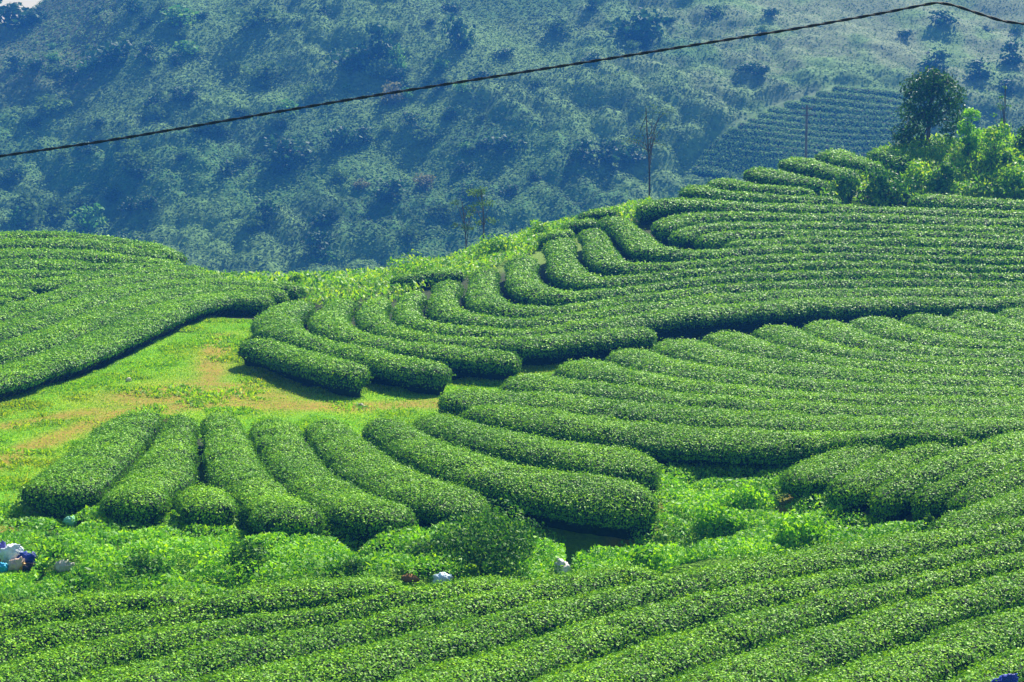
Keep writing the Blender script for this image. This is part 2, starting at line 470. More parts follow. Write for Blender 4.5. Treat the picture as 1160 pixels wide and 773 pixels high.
def hill_tint(x, y):
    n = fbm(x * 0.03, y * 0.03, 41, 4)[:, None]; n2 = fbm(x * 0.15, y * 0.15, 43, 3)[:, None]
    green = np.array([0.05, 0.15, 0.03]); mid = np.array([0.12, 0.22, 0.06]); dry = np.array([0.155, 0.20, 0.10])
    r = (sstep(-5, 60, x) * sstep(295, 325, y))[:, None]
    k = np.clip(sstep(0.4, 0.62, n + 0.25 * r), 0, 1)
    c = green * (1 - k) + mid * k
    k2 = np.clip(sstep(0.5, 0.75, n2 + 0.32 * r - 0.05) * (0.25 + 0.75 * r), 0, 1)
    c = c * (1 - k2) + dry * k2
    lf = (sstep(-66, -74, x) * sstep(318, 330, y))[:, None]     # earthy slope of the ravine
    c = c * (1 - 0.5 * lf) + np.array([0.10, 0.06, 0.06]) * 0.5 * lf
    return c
xs2 = sym((0, 118, 0.75), (118, 180, 3), (180, 420, 12))
ys2 = np.concatenate([np.arange(236, 262, 2.0), np.arange(262, 400, 0.75), np.arange(400, 640, 6)])
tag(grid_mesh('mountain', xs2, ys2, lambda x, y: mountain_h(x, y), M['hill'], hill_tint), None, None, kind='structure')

# ------------------------------------------------------------------ tea hedges
ORD = ['first', 'second', 'third', 'fourth', 'fifth', 'sixth', 'seventh', 'eighth', 'ninth', 'tenth', 'eleventh', 'twelfth', 'thirteenth', 'fourteenth', 'fifteenth', 'sixteenth', 'seventeenth', 'eighteenth', 'nineteenth', 'twentieth', 'twenty-first', 'twenty-second', 'twenty-third']
ROWS = []   # dict(block, pts, label, w, h)
def rows(block, group, ymin, ymax, cap, ht, lst, gap=0.06, **kw):
    for lab, P in lst:
        a = np.array(P, float)
        hh = ht * (1.15 if ('deep shadow' in lab or 'tall dark side' in lab or 'blunt tip with a pale' in lab) else 1)
        x, y = project(a[:, 0], a[:, 1], ymin, ymax, hh * 0.95, **kw)
        Q = np.stack([x, y], 1)
        e0 = 0.75 if 'domed' in lab else 0.2
        a0 = unit(Q[0] - Q[1]); a1 = unit(Q[-1] - Q[-2])
        Q[0] += a0 * e0; Q[-1] += a1 * 0.2
        if block != 'far' and a[-1, 0] >= 1195: Q = np.concatenate([Q, Q[-1:] + a1 * 6, Q[-1:] + a1 * 12])
        if a[0, 0] <= -50: Q = np.concatenate([Q[:1] + a0 * 10, Q[:1] + a0 * 5, Q])
        ROWS.append(dict(block=block, group=group, P=Q, label=lab, cap=cap, ht=hh, gap=gap))

mid = [
 ('broad stubby tea hedge at the far left end of the middle field', [(172,467),(142,492),(108,522),(66,553)]),
 ('tapering tea hedge second from the left in the middle field, flaring at its near end', [(207,472),(198,500),(182,532),(155,566)]),
 ('tiny round tea hedge tucked between the second and third long hedges of the middle field', [(226,553),(240,570)]),
 ('curved tea hedge of the middle field just right of the tiny round hedge', [(242,470),(252,492),(264,517),(282,542),(310,567),(336,583)]),
 ('curved tea hedge ending lowest in the middle field, above the bright weeds', [(308,476),(319,502),(345,536),(385,564),(437,581)]),
 ('curved tea hedge of the middle field whose near end touches the big round bush', [(370,476),(388,500),(425,530),(480,555),(540,572)]),
 ('long curved tea hedge casting a deep shadow into the pit behind the big round bush', [(432,476),(455,492),(495,512),(560,534),(630,545),(690,552),(732,560)]),
 ('tea hedge whose blunt tip with a pale twig ends above the shadowed pit', [(485,470),(520,487),(580,500),(650,510),(736,523)]),
 ('long tea hedge with a tall dark side wall overlooking the gully of bright weeds', [(530,462),(580,467),(650,477),(725,486),(800,493),(870,496),(980,496),(1090,494)]),
]
heads = [
 [(522,447),(580,449),(640,453),(725,463),(870,474),(1000,479),(1200,482)],
 [(598,429),(640,437),(725,445),(870,459),(1000,465),(1200,468)],
 [(662,411),(690,422),(725,429),(800,439),(870,446),(1000,453),(1200,456)],
 [(715,399),(745,411),(800,421),(870,430),(1000,441),(1200,445)],
 [(767,387),(800,399),(870,413),(930,420),(1040,429),(1200,433)],
 [(825,379),(855,392),(890,400),(950,409),(1040,418),(1200,422)],
 [(883,372),(905,386),(950,397),(1040,408),(1200,412)],
 [(935,367),(965,382),(1010,392),(1080,399),(1200,403)],
 [(990,362),(1015,373),(1060,383),(1110,390),(1200,395)],
 [(1045,359),(1075,369),(1120,378),(1200,387)],
 [(1102,356),(1130,365),(1165,374),(1200,378)],
 [(1155,352),(1185,361),(1215,368)]]
for k, P in enumerate(heads):
    mid.append(('domed tea hedge head, %s from the left along the back edge of the middle field' % ORD[k], P))
rows('mid', 'clipped tea hedges of the middle field', 48, 95, 1.3, 1.05, mid, gap=0.07)

upper = [
 ('short tea hedge lying lowest on the grass at the foot of the upper hill', [(281,385),(310,391),(345,402),(375,411),(402,419)]),
 ('hooked tea hedge behind the lowest detached one, its blunt end above the dirt strip', [(345,343),(319,355),(317,369),(345,384),(400,398),(450,408),(496,417)]),
 ('hooked tea hedge whose blunt end stops above the first domed hedge head', [(387,342),(373,358),(386,373),(420,385),(470,393),(530,398),(580,404)]),
 ('hooked tea hedge, its long dark front ending in a blunt tip', [(432,338),(424,356),(441,373),(485,383),(550,387),(600,385),(660,379),(736,374)]),
]
hooks = [
 [(472,331),(458,349),(475,367),(555,377),(630,373),(700,362),(770,353),(870,345),(1000,341),(1200,341)],
 [(513,319),(499,339),(512,355),(560,364),(605,364),(680,353),(770,342),(870,333),(1000,329),(1200,330)],
 [(556,305),(544,327),(560,345),(620,352),(680,344),(770,331),(870,322),(1000,319),(1200,321)],
 [(598,290),(586,308),(600,325),(640,334),(700,331),(770,320),(870,312),(1000,309),(1200,312)],
 [(642,270),(635,291),(655,312),(700,318),(770,310),(870,302),(1000,300),(1200,304)],
 [(672,260),(676,280),(695,298),(740,303),(800,298),(870,292),(1000,291),(1200,296)],
 [(690,246),(712,261),(735,279),(775,287),(815,286),(870,282),(1000,282),(1200,288)]]
for k, P in enumerate(hooks):
    upper.append(('tea hedge hooked at its ridge end, %s hook up from the long dark front' % ORD[k], P))
ins = [
 [(825,276),(870,274),(930,273),(1060,273),(1200,279)],
 [(795,271),(825,265),(930,264),(1060,265),(1200,270)],
 [(766,266),(800,257),(850,255),(1000,256),(1200,261)],
 [(750,256),(775,247),(830,244),(930,245),(1060,248),(1200,251)]]
for k, P in enumerate(ins):
    upper.append(('straight tea hedge starting inside the bend of the top hook, %s from the bottom' % ORD[k], P))
upper += [
 ('tea hedge with a big rounded end standing by the thin bare tree on the ridge', [(728,233),(760,228),(815,231),(930,235),(1060,239),(1200,242)]),
 ('tea hedge right above the big rounded one, running to the dark hilltop bushes', [(778,212),(820,220),(880,224),(950,227)]),
 ('topmost right tea hedge running directly under the grassy mound', [(1035,224),(1100,227),(1200,231)]),
 ('short crest tea hedge, first up the skyline from the rounded end towards the tall tree', [(808,204),(850,211),(920,217)]),
 ('short crest tea hedge, second up the skyline from the rounded end towards the tall tree', [(852,192),(890,199),(935,208)]),
 ('short crest tea hedge, third up the skyline below the distant pole', [(893,181),(930,188),(972,197)]),
 ('short crest tea hedge, fourth up the skyline and right of the distant pole', [(938,172),(966,180),(992,189)]),
 ('dark little tea hedge highest on the skyline, nearest the tall tree', [(988,170),(1012,176),(1034,184)]),
]
rows('upper', 'clipped tea hedges of the upper hill', 70, 126, 1.05, 1.1, upper, gap=0.15)
rows('behind', 'low tea hedges behind the ridge', 96, 125, 0.9, 0.65, [
 ('low dark tea hedge behind the ridge, nearest the strip of bright grass', [(613,268),(628,265),(645,263)]),
 ('low dark tea hedge behind the ridge, middle one of three', [(643,255),(655,252),(672,250)]),
 ('low dark tea hedge behind the ridge, highest of three', [(658,243),(672,240),(690,238)]),
 ('low dark tea hedge behind the ridge in the strip of bright grass', [(448,325),(470,318),(495,312),(520,308)])])

left = [
 ('front tea hedge of the left hill with bare stems showing along the grass track', [(-60,438),(0,423),(75,399),(125,377),(175,355),(212,341),(255,335),(305,337)]),
 ('tea hedge directly behind the front one on the left hill', [(-60,410),(0,396),(60,379),(110,357),(150,341),(190,331),(250,327),(320,331)]),
 ('tea hedge third back from the grass track on the left hill', [(-60,388),(0,373),(50,357),(95,340),(135,328),(190,321),(260,320),(335,325)]),
 ('tea hedge fourth back on the left hill, curving past the dark gap', [(-60,368),(0,354),(40,341),(80,329),(130,318),(190,312),(255,313)]),
 ('short tea hedge stub below the dark gap at the left edge', [(-60,343),(-20,342),(14,340)]),
 ('short tea hedge stub above the dark gap at the left edge', [(-60,331),(-20,331),(34,330)]),
 ('tea hedge passing just over the dark gap on the left hill', [(-60,320),(0,320),(45,321),(90,315),(160,308)]),
]
for k, P in enumerate([[(-60,309),(30,309),(100,311),(160,307),(225,306)], [(-60,298),(50,298),(110,302),(170,302),(225,303)],
                       [(-60,287),(40,285),(100,288),(150,294),(205,298)], [(-60,279),(30,274),(80,273),(130,279),(185,291)],
                       [(-60,272),(20,265),(70,263),(115,266),(160,277),(195,290)]]):
    left.append(('tea hedge rounding the top of the left hill, %s from its skyline' % ORD[4 - k], P))
rows('left', 'clipped tea hedges of the left hill', 60, 112, 1.2, 0.9, left, gap=0.08)

rows('right', 'tea hedges of the small right block', 46, 64, 1.2, 0.95, [
 ('outermost tea hedge of the small right block, its tip over the gully', [(917,540),(945,522),(985,509),(1040,500)]),
 ('second tea hedge from the tip of the small right block', [(957,552),(990,534),(1022,517),(1070,505),(1105,499)]),
 ('third tea hedge from the tip of the small right block', [(1000,560),(1035,540),(1075,521),(1118,505),(1200,490)]),
 ('fourth tea hedge from the tip of the small right block', [(1043,563),(1080,547),(1115,531),(1200,507)]),
 ('tea hedge of the small right block nearest the foreground slope', [(1088,563),(1120,550),(1160,534),(1215,522)])], gap=-0.03)

fore = [
 [(-60,712),(0,702),(90,690),(170,683),(225,681)],
 [(-60,745),(0,729),(100,706),(150,698),(200,691),(290,678),(380,669),(450,665)],
 [(-60,785),(0,767),(50,751),(100,738),(175,724),(225,715),(290,704),(365,693),(430,681),(520,670),(600,663)],
 [(60,792),(125,772),(225,743),(290,730),(365,715),(440,701),(530,682),(590,670),(663,659),(740,650)],
 [(180,800),(290,770),(390,751),(440,739),(490,725),(540,712),(580,702),(663,684),(733,667),(870,644),(995,624),(1070,609),(1160,590),(1220,575)],
 [(400,805),(520,765),(574,747),(645,723),(700,708),(760,692),(870,668),(1000,645),(1080,629),(1160,612),(1220,600)],
 [(560,805),(640,776),(680,761),(733,742),(824,712),(901,692),(960,677),(1020,662),(1080,649),(1160,633),(1220,622)],
 [(700,815),(800,773),(870,747),(945,721),(1020,696),(1095,673),(1160,655),(1220,645)],
 [(860,815),(960,773),(995,760),(1045,740),(1095,723),(1160,702),(1220,688)],
 [(1000,820),(1110,775),(1160,755),(1220,735)],
 [(1120,815),(1170,790),(1230,768)]]
ft = [('short tea hedge of the foreground slope directly below the rubbish heap')] + ['tea hedge of the near slope, %s line down from the bright weeds' % ORD[k] for k in range(1, 11)]
rows('fore', 'tea hedges of the foreground slope', 30, 52, 1.3, 0.95, list(zip(ft, fore)), gap=0.13)
rows('fore', 'tea hedges of the foreground slope', 44, 54, 1.0, 0.9, [
 ('short tea hedge with a bright yellow sprig, wedged between foreground slope and small right block', [(1084,600),(1115,583),(1160,562),(1220,545)])], gap=0.08)

# distant terrace on the mountain side
far = []
for k in range(16):
    y0 = 100 + 6.1 * k
    x0 = np.interp(k, [0, 4, 8, 12, 15], [945, 872, 826, 798, 786])
    far.append(('pale distant tea hedge on the hazy mountain terrace, %s line from the top' % ORD[k],
                [(x0, y0 - 2), (x0 + 25, y0 + 1), (x0 + 80, y0 + 7), (max(x0 + 120, 1030), y0 + 12)]))
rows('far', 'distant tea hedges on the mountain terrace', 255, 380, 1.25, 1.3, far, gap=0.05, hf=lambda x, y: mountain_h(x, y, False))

def catmull(P, step):
    P = np.asarray(P, float)
    Q = np.concatenate([[2 * P[0] - P[1]], P, [2 * P[-1] - P[-2]]])
    out = []
    for i in range(1, len(Q) - 2):
        p0, p1, p2, p3 = Q[i - 1:i + 3]
        t = np.linspace(0, 1, 24, endpoint=False)[:, None]
        out.append(0.5 * (2 * p1 + (p2 - p0) * t + (2 * p0 - 5 * p1 + 4 * p2 - p3) * t ** 2 + (3 * p1 - p0 - 3 * p2 + p3) * t ** 3))
    out = np.concatenate(out + [P[-1:]])
    for _ in range(6):
        out[1:-1] = 0.25 * out[:-2] + 0.5 * out[1:-1] + 0.25 * out[2:]
    s = np.concatenate([[0], np.cumsum(np.linalg.norm(np.diff(out, axis=0), axis=1))])
    n = max(4, int(s[-1] / step))
    u = np.linspace(0, s[-1], n)
    ex = np.array([0.004, 0.02, 0.05, 0.1, 0.17, 0.26, 0.37])
    u = np.unique(np.round(np.concatenate([u, ex, s[-1] - ex]), 4))
    u = u[np.concatenate([[True], np.diff(u) > 0.003])]
    return np.stack([np.interp(u, s, out[:, k]) for k in range(2)], 1), u
for r in ROWS:
    r['C'], r['s'] = catmull(r['P'], 0.25 if r['block'] != 'far' else 0.6)
for i, r in enumerate(ROWS):
    C = r['C']; T = unit(np.gradient(C, axis=0)); S = np.stack([-T[:, 1], T[:, 0]], 1)
    O = np.concatenate([q['C'] for j, q in enumerate(ROWS) if j != i and (q['block'] == 'far') == (r['block'] == 'far') and abs(q['C'][:, 1].mean() - C[:, 1].mean()) < 60])
    r['T'], r['S'] = T, S
    wl = np.full(len(C), 9.0); wr = np.full(len(C), 9.0)
    D = O[None] - C[:, None]
    al = np.abs((D * T[:, None]).sum(-1)); la = (D * S[:, None]).sum(-1)
    ok = al < 0.55 * np.abs(la) + 0.15
    wl = np.where(ok & (la > 0.3), la, 9).min(1); wr = np.where(ok & (la < -0.3), -la, 9).min(1)
    for nm, w in (('wl', wl), ('wr', wr)):
        w = np.clip(w * 0.5 - r['gap'], 0.32, r['cap'])
        k = np.ones(9) / 9
        w = np.convolve(np.pad(w, 4, mode='edge'), k, 'valid')
        r[nm] = w

PROF = np.array([(0.36, 0.0), (0.42, 0.16), (0.58, 0.32), (0.90, 0.48), (1.0, 0.62), (0.93, 0.77), (0.76, 0.885), (0.52, 0.955), (0.26, 0.99), (0, 1.0)])
PROF = np.concatenate([PROF, PROF[-2::-1] * [-1, 1]])
ncount = 0
for r in ROWS:
    C, S, T, s = r['C'], r['S'], r['T'], r['s']
    L = s[-1]; n = len(C); block = r['block']
    wm = 0.5 * (r['wl'] + r['wr'])
    cl = np.minimum(1.25 if block != 'mid' else 1.1, L * 0.45) * np.clip(wm, .6, 1.1)
    def cap(d): return np.sqrt(np.clip(1 - (1 - np.clip(d / cl, 0, 1)) ** 2, 0.00001, 1))
    e = np.minimum(cap(s), cap(L - s))
    hvar = 1 + 0.07 * (vnoise(s * 0.45, s * 0 + ncount, 5) - 0.5)
    ht = r['ht'] * (0.5 + 0.5 * np.sqrt(e)) * hvar
    wide = 1 + 0.10 * (vnoise(s * 0.8, s * 0 + 7 + ncount, 6) - 0.5)
    k = len(PROF)
    lat = np.where(PROF[None, :, 0] > 0, r['wl'][:, None], r['wr'][:, None]) * PROF[None, :, 0] * (e * wide)[:, None]
    X = C[:, None, 0] + S[:, None, 0] * lat; Y = C[:, None, 1] + S[:, None, 1] * lat
    far_ = block == 'far'
    hf = (lambda x, y: mountain_h(x, y, False) + 0.0) if far_ else H
    gz = 0.45 * hf(X, Y) + 0.55 * hf(C[:, 0], C[:, 1])[:, None]
    gz = np.where(PROF[None, :, 1] < 0.2, np.minimum(gz, hf(X, Y)) - 0.05, gz)
    Z = gz + PROF[None, :, 1] * ht[:, None] * (1 + 0.0 * X)
    V = np.stack([X, Y, Z], -1)
    dist0 = float(np.linalg.norm(C, axis=1).mean())
    du = np.gradient(V, s, axis=0); dv = np.gradient(V, axis=1)
    Nn = unit(np.cross(dv, du))
    cen = np.stack([C[:, 0], C[:, 1], gz.mean(1) + 0.4 * ht], -1)[:, None]
    sg = np.sign(((V - cen) * Nn).sum(-1, keepdims=True)); sg[sg == 0] = 1
    Nn = Nn * sg
    bump = (fbm(X * 1.3 + Z, Y * 1.3 + Z * .7, 3, 3) - 0.5) * (0.17 if block in ('mid', 'fore', 'right') and dist0 < 62 else 0.13) + (vnoise(X * 5 + Z * 3, Y * 5, 9) - 0.5) * 0.07
    V = V + Nn * bump[..., None]
    i0 = np.arange(n - 1)[:, None] * k + np.arange(k - 1)[None]
    Fq = np.stack([i0, i0 + 1, i0 + 1 + k, i0 + k], -1).reshape(-1, 4)
    A = Acc()
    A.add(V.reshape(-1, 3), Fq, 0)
    # end fans
    for row_, rev in ((0, False), (n - 1, True)):
        ring = V[row_]
        A.add(np.concatenate([ring, ring.mean(0, keepdims=True)]), np.array([(a, a + 1, k) if rev else (a + 1, a, k) for a in range(k - 1)]), 0)
    FL = [np.zeros(A.n)]
    Vf = V.reshape(-1, 3); Nf = Nn.reshape(-1, 3)
    a_, b_, c_, d_ = (Vf[Fq[:, j]] for j in range(4))
    area = 0.5 * np.linalg.norm(np.cross(c_ - a_, d_ - b_), axis=1)
    zz = np.broadcast_to(0.5 * (PROF[:-1, 1] + PROF[1:, 1])[None], (n - 1, k - 1)).ravel()
    dist = float(np.linalg.norm(C, axis=1).mean())
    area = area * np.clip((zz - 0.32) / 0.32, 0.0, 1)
    # keep only what can be looked at (the field lies within sight of a few steps either side)
    ax_ = np.abs(Vf[Fq[:, 0], 0]) / Vf[Fq[:, 0], 1]
    fx = np.where(ax_ < 0.30, 1.0, np.where(ax_ < 0.42, 0.5, 0.12))
    area = area * fx
    size = max(0.066, 0.00118 * dist)
    if far_: size = 0.36
    nl = int(1.30 * area.sum() / (0.3 * size * size))
    if nl > 10:
        fi = rng.choice(len(area), nl, p=area / area.sum())
        u, v = rng.random((nl, 1)), rng.random((nl, 1))
        P = (a_[fi] * (1 - u) + d_[fi] * u) * (1 - v) + (b_[fi] * (1 - u) + c_[fi] * u) * v
        NN = Nf[Fq[fi, 0]]
        lift = rng.gamma(1.5, 0.028, (nl, 1)) * (2.5 if far_ else 1)
        LV, LF = leaf_quads(P + NN * lift, NN, size, 0.62, 0.3 if far_ else 0.42, up=0.5)
        A.add(LV, LF, 1)
        rel = PROF[:, 1][np.minimum(Fq[fi, 0] % k, k - 1)]
        fl = sstep(0.7, 0.98, rel) * (0.35 + 0.65 * rng.random(nl)) * (0.5 + 0.9 * fbm(P[:, 0] * .6, P[:, 1] * .6, 14, 3))
        FL.append(np.repeat(np.clip(fl, 0, 1), 4))
    zc = float(hf(C[n // 2, 0], C[n // 2, 1]))
    bare = 'bare stems' in r['label']
    if bare:
        t = thing('tea_hedge', r['label'], 'tea hedge', (float(C[n // 2, 0]), float(C[n // 2, 1]), zc), r['group'])
        A.build('foliage', [M['tea_core'], M['tea']], t, attrs={'flush': np.concatenate(FL)})
    else:
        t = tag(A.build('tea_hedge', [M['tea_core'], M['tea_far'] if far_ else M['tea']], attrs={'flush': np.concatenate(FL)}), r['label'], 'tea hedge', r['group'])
    if bare:
        for q_ in range(95):
            j = min(n - 1, int((q_ + random.random() * 0.8) / 95 * n))
            w = r['wr'][j] * e[j]
            b0 = C[j] - S[j] * w * 0.45; b1 = C[j] - S[j] * w * random.uniform(.75, 1.0) + T[j] * random.uniform(-.2, .2)
            z0 = float(H(b0[0], b0[1])) - 0.05
            V, Fq = tube([(b0[0], b0[1], z0), ((b0[0] + b1[0]) / 2, (b0[1] + b1[1]) / 2, z0 + 0.22), (b1[0], b1[1], z0 + 0.55 * ht[j])], [0.035, 0.025, 0.014], 5)
            make_mesh('stem', V, Fq, M['stem'], parent=t)
    ncount += 1

# ------------------------------------------------------------------ grass, weeds, scrub (uncountable cover)
def scatter_poly(poly, n):
    lo, hi = poly.min(0), poly.max(0)
    P = rng.uniform(lo, hi, (int(n * 2.5), 2))
    return P[in_poly(P[:, 0], P[:, 1], poly)][:n]
def blades(P, size, up=2.0, ratio=0.22, lift=0.0):
    z = H(P[:, 0], P[:, 1])
    Q = np.stack([P[:, 0], P[:, 1], z + lift + size * 0.35], 1)
    return leaf_quads(Q, np.tile([0, 0, 0.6], (len(P), 1)), size, ratio, 0.8, up=up)
P = scatter_poly(MEADOW, 170000)
keep = rng.random(len(P)) > 0.85 * np.clip(dirt_mask(P[:, 0], P[:, 1]) * 1.2, 0, 1)
P = P[keep]
n_ = fbm(P[:, 0] * .7, P[:, 1] * .7, 5, 3)
V, Fq = blades(P, 0.07 + 0.13 * sstep(.4, .7, n_), ratio=0.4)
tag(make_mesh('meadow_grass', V, Fq, M['grass'], smooth=False), 'short bright lime grass beside and between the dirt tracks', 'grass', kind='stuff')

LIT = gpoly([(13,648),(32,650),(3,655),(71,655),(638,660),(502,672),(463,668),(80,603),(25,650)], 40, 56)
GULLY = [gpoly([(-60,585),(60,585),(160,592),(260,590),(420,608),(470,612),(560,600),(600,610),(640,632),(640,668),(500,672),(380,672),(250,684),(120,688),(-60,700),(-260,720),(-260,590)], 40, 56),
         gpoly([(640,660),(700,630),(738,600),(742,545),(800,522),(905,522),(930,560),(1000,580),(940,590),(1060,605),(1040,612),(900,640),(760,648),(650,668)], 42, 60)]
W = Acc()
for poly, nn in zip(GULLY, (95000, 50000)):
    P = scatter_poly(poly, nn)
    P = P[rng.random(len(P)) > 0.0]
    d = dirt_mask(P[:, 0], P[:, 1]); P = P[rng.random(len(P)) > 1.0 * d]
    hgt = 0.62 * np.clip(1.2 - worley(P[:, 0] * 0.75, P[:, 1] * 0.75, 12) ** 2 * 1.6, 0.05, 1) * (0.3 + fbm(P[:, 0] * .35, P[:, 1] * .35, 8, 2))
    for lx, ly in LIT:
        hgt = np.where((np.abs(P[:, 0] - lx) < 0.40) & (P[:, 1] > ly - 1.5) & (P[:, 1] < ly + 0.3), 0.06, hgt)
    z = H(P[:, 0], P[:, 1]) + hgt * rng.uniform(0.1, 1.0, len(P)) ** 0.5 + 0.04
    V, Fq = leaf_quads(np.stack([P[:, 0], P[:, 1], z], 1), np.tile([0, -0.1, 1.0], (len(P), 1)), np.where(rng.random(len(P)) < 0.2, 0.16, 0.085), 0.5, 0.75, up=1.2)
    W.add(V, Fq)
tag(W.build('weeds', M['weed']), 'knee high bright green weeds filling the gully before the middle field', 'weeds', kind='stuff')

# mound and ridge strip
MOUND = gpoly([(940,222),(960,200),(1000,180),(1040,170),(1100,163),(1210,165),(1400,170),(1400,236),(1210,230),(1100,227),(1040,232),(1030,238),(930,236),(925,226)], 104, 128)
RIDGE = gpoly([(225,312),(320,318),(360,316),(450,310),(520,292),(600,268),(670,236),(735,205),(748,250),(715,258),(690,244),(650,268),(600,290),(520,320),(450,342),(380,350),(300,348),(240,322)], 86, 125)
W = Acc()
for poly, nn, hh in ((MOUND, 26000, 0.9), (RIDGE, 13000, 0.5)):
    P = scatter_poly(poly, nn)
    hgt = hh * np.clip(1.2 - worley(P[:, 0] * 0.5, P[:, 1] * 0.5, 13) ** 2 * 1.4, 0.1, 1)
    z = H(P[:, 0], P[:, 1]) + hgt * rng.uniform(0, 1, len(P)) ** 0.6
    V, Fq = leaf_quads(np.stack([P[:, 0], P[:, 1], z], 1), np.tile([0, 0, 0.8], (len(P), 1)), 0.3, 0.4, 0.8, up=1.8)
    W.add(V, Fq)
tag(W.build('tall_grass', M['lime']), 'yellow green tall grass on the hilltop mound and along the ridge strip', 'tall grass', kind='stuff')

# scrub over the mountain
n = 300000
y = rng.uniform(258, 400, n); x = rng.uniform(-0.31, 0.31, n) * y
zb = mountain_h(x, y)
dx = (mountain_h(x + .5, y) - zb) / .5; dy = (mountain_h(x, y + .5) - zb) / .5
Nn = unit(np.stack([-dx, -dy, np.ones(n)], 1))
right = sstep(-10, 70, x) * sstep(300, 335, y)
keep = (rng.random(n) > 0.35 * right) & (terr_out(x, y) > 0.25)
size = rng.uniform(0.28, 0.62, n) * (1 - 0.35 * right)
V, Fq = leaf_quads(np.stack([x, y, zb], 1)[keep] + Nn[keep] * rng.uniform(0, 0.5, (keep.sum(), 1)), Nn[keep] + np.array([0, -0.1, 0.3]), size[keep], 0.7, 0.3)
tag(make_mesh('hillside_scrub', V, Fq, M['far'], smooth=False), 'low blue green scrub covering the mountain side', 'scrub', kind='stuff')

# ------------------------------------------------------------------ trees and bushes
def crown_arrays(blobs, nl, size, ratio=0.6, rnd=0.7, fill=0.25):
    """blobs: (x,y,z,r, squash) ; leaves on broken shells of the blobs"""
    B = np.array(blobs, float)
    w = B[:, 3] ** 2; w /= w.sum()
    i = rng.choice(len(B), nl, p=w)
    d = unit(rng.normal(0, 1, (nl, 3)))
    rr = B[i, 3] * np.where(rng.random(nl) < fill, rng.uniform(0.3, 1, nl), rng.normal(1.0, 0.10, nl))
    rr *= 0.8 + 0.4 * vnoise(d[:, 0] * 2.3 + i * 3.1, d[:, 1] * 2.3 + d[:, 2] * 2.9, 4)
    P = B[i, :3] + d * rr[:, None] * np.stack([np.ones(nl), np.ones(nl), B[i, 4]], 1)
    return leaf_quads(P, d, size, ratio, rnd, up=0.2)

def rand_blobs(w, h, z0, n, rmin, rmax, lean=0.0, top=0.5):
    out = []
    for _ in range(n):
        t = random.random()
        prof = math.sin(math.pi * min(1, max(0.08, t * 0.85 + 0.12))) ** 0.6
        a = random.random() * 2 * math.pi; q = math.sqrt(random.random()) * prof
        out.append((math.cos(a) * q * w / 2 * 0.8 + lean * t, math.sin(a) * q * w / 2 * 0.8, z0 + t * (h - z0) * 0.9, random.uniform(rmin, rmax) * w, random.uniform(0.6, 0.9)))
    return out

def trunk_arrays(height, r, blobs, bend=0.1):
    A = Acc()
    n = 7
    ph = random.random() * 6
    pts = [(math.sin(ph + t * 3) * bend * t, math.cos(ph + t * 2.4) * bend * t, -0.2 + t * (height + 0.2)) for t in np.linspace(0, 1, n)]
    A.add(*tube(pts, np.linspace(r, r * 0.45, n), 7))
    for b in blobs:
        t = random.uniform(0.4, 0.95); k = t * (n - 1); j = int(k)
        p0 = np.array(pts[j]) * (1 - k + j) + np.array(pts[min(j + 1, n - 1)]) * (k - j)
        p2 = np.array(b[:3]); p1 = (p0 + p2) / 2 + np.array([0, 0, 0.12 * np.linalg.norm(p2 - p0)])
        A.add(*tube([p0, p1, p2], [r * 0.45, r * 0.28, r * 0.1], 5))
    return A

def place_tree(name, label, cat, x, y, z, blobs, th, tr, leafmat, nl, size, group=None, trunkname='trunk', ratio=0.6, bend=0.1, fill=0.25, crown='crown', limbs=None):
    t = thing(name, label, cat, (x, y, z), group)
    A = trunk_arrays(th, tr, blobs if limbs is None else blobs[:limbs], bend)
    V = np.concatenate(A.v); V = V + [x, y, z]; A.v = [V]; A.f = [np.concatenate(A.f)]; A.m = [np.concatenate(A.m)]
    A.build(trunkname, M['bark'], t, smooth=True)
    V, Fq = crown_arrays(blobs, nl, size, ratio, fill=fill)
    make_mesh(crown, V + [x, y, z], Fq, leafmat, smooth=False, parent=t)
    return t

def at(px, py, a, b):
    x, y = project([px], [py], a, b); x, y = float(x[0]), float(y[0])
    return x, y, float(H(x, y))

# the tall tree on the mound
x, y, z = at(1051, 172, 112, 127)
m_ = y / F_PX      # metres per pixel there
def bp(px, py, r, dy=0.0, sq=0.85):
    return ((px - 1051) * m_, dy, (172 - py) * m_, r * m_, sq)
blobs = [bp(1036,100,14,.4), bp(1074,108,15,-.3), bp(1062,92,13,.5), bp(1045,98,17), bp(1068,100,14,.3), bp(1053,90,13,-.2), bp(1036,112,15,-.4), bp(1060,118,18,.4), bp(1078,122,13), bp(1030,128,13,.2), bp(1050,132,14,-.6),
         bp(1022,150,12,-.2), bp(1034,156,13,.3), bp(1020,160,9), bp(1082,138,10,.5), bp(1040,142,12,.7), bp(1072,148,9,-.3), bp(1046,160,9,.5)]
place_tree('broadleaf_tree', 'tall dark leafy tree standing on the hilltop mound against the blue mountain', 'tree', x, y, z, blobs, 3.6, 0.16, M['tree'], 5200, 0.22, bend=0.1)
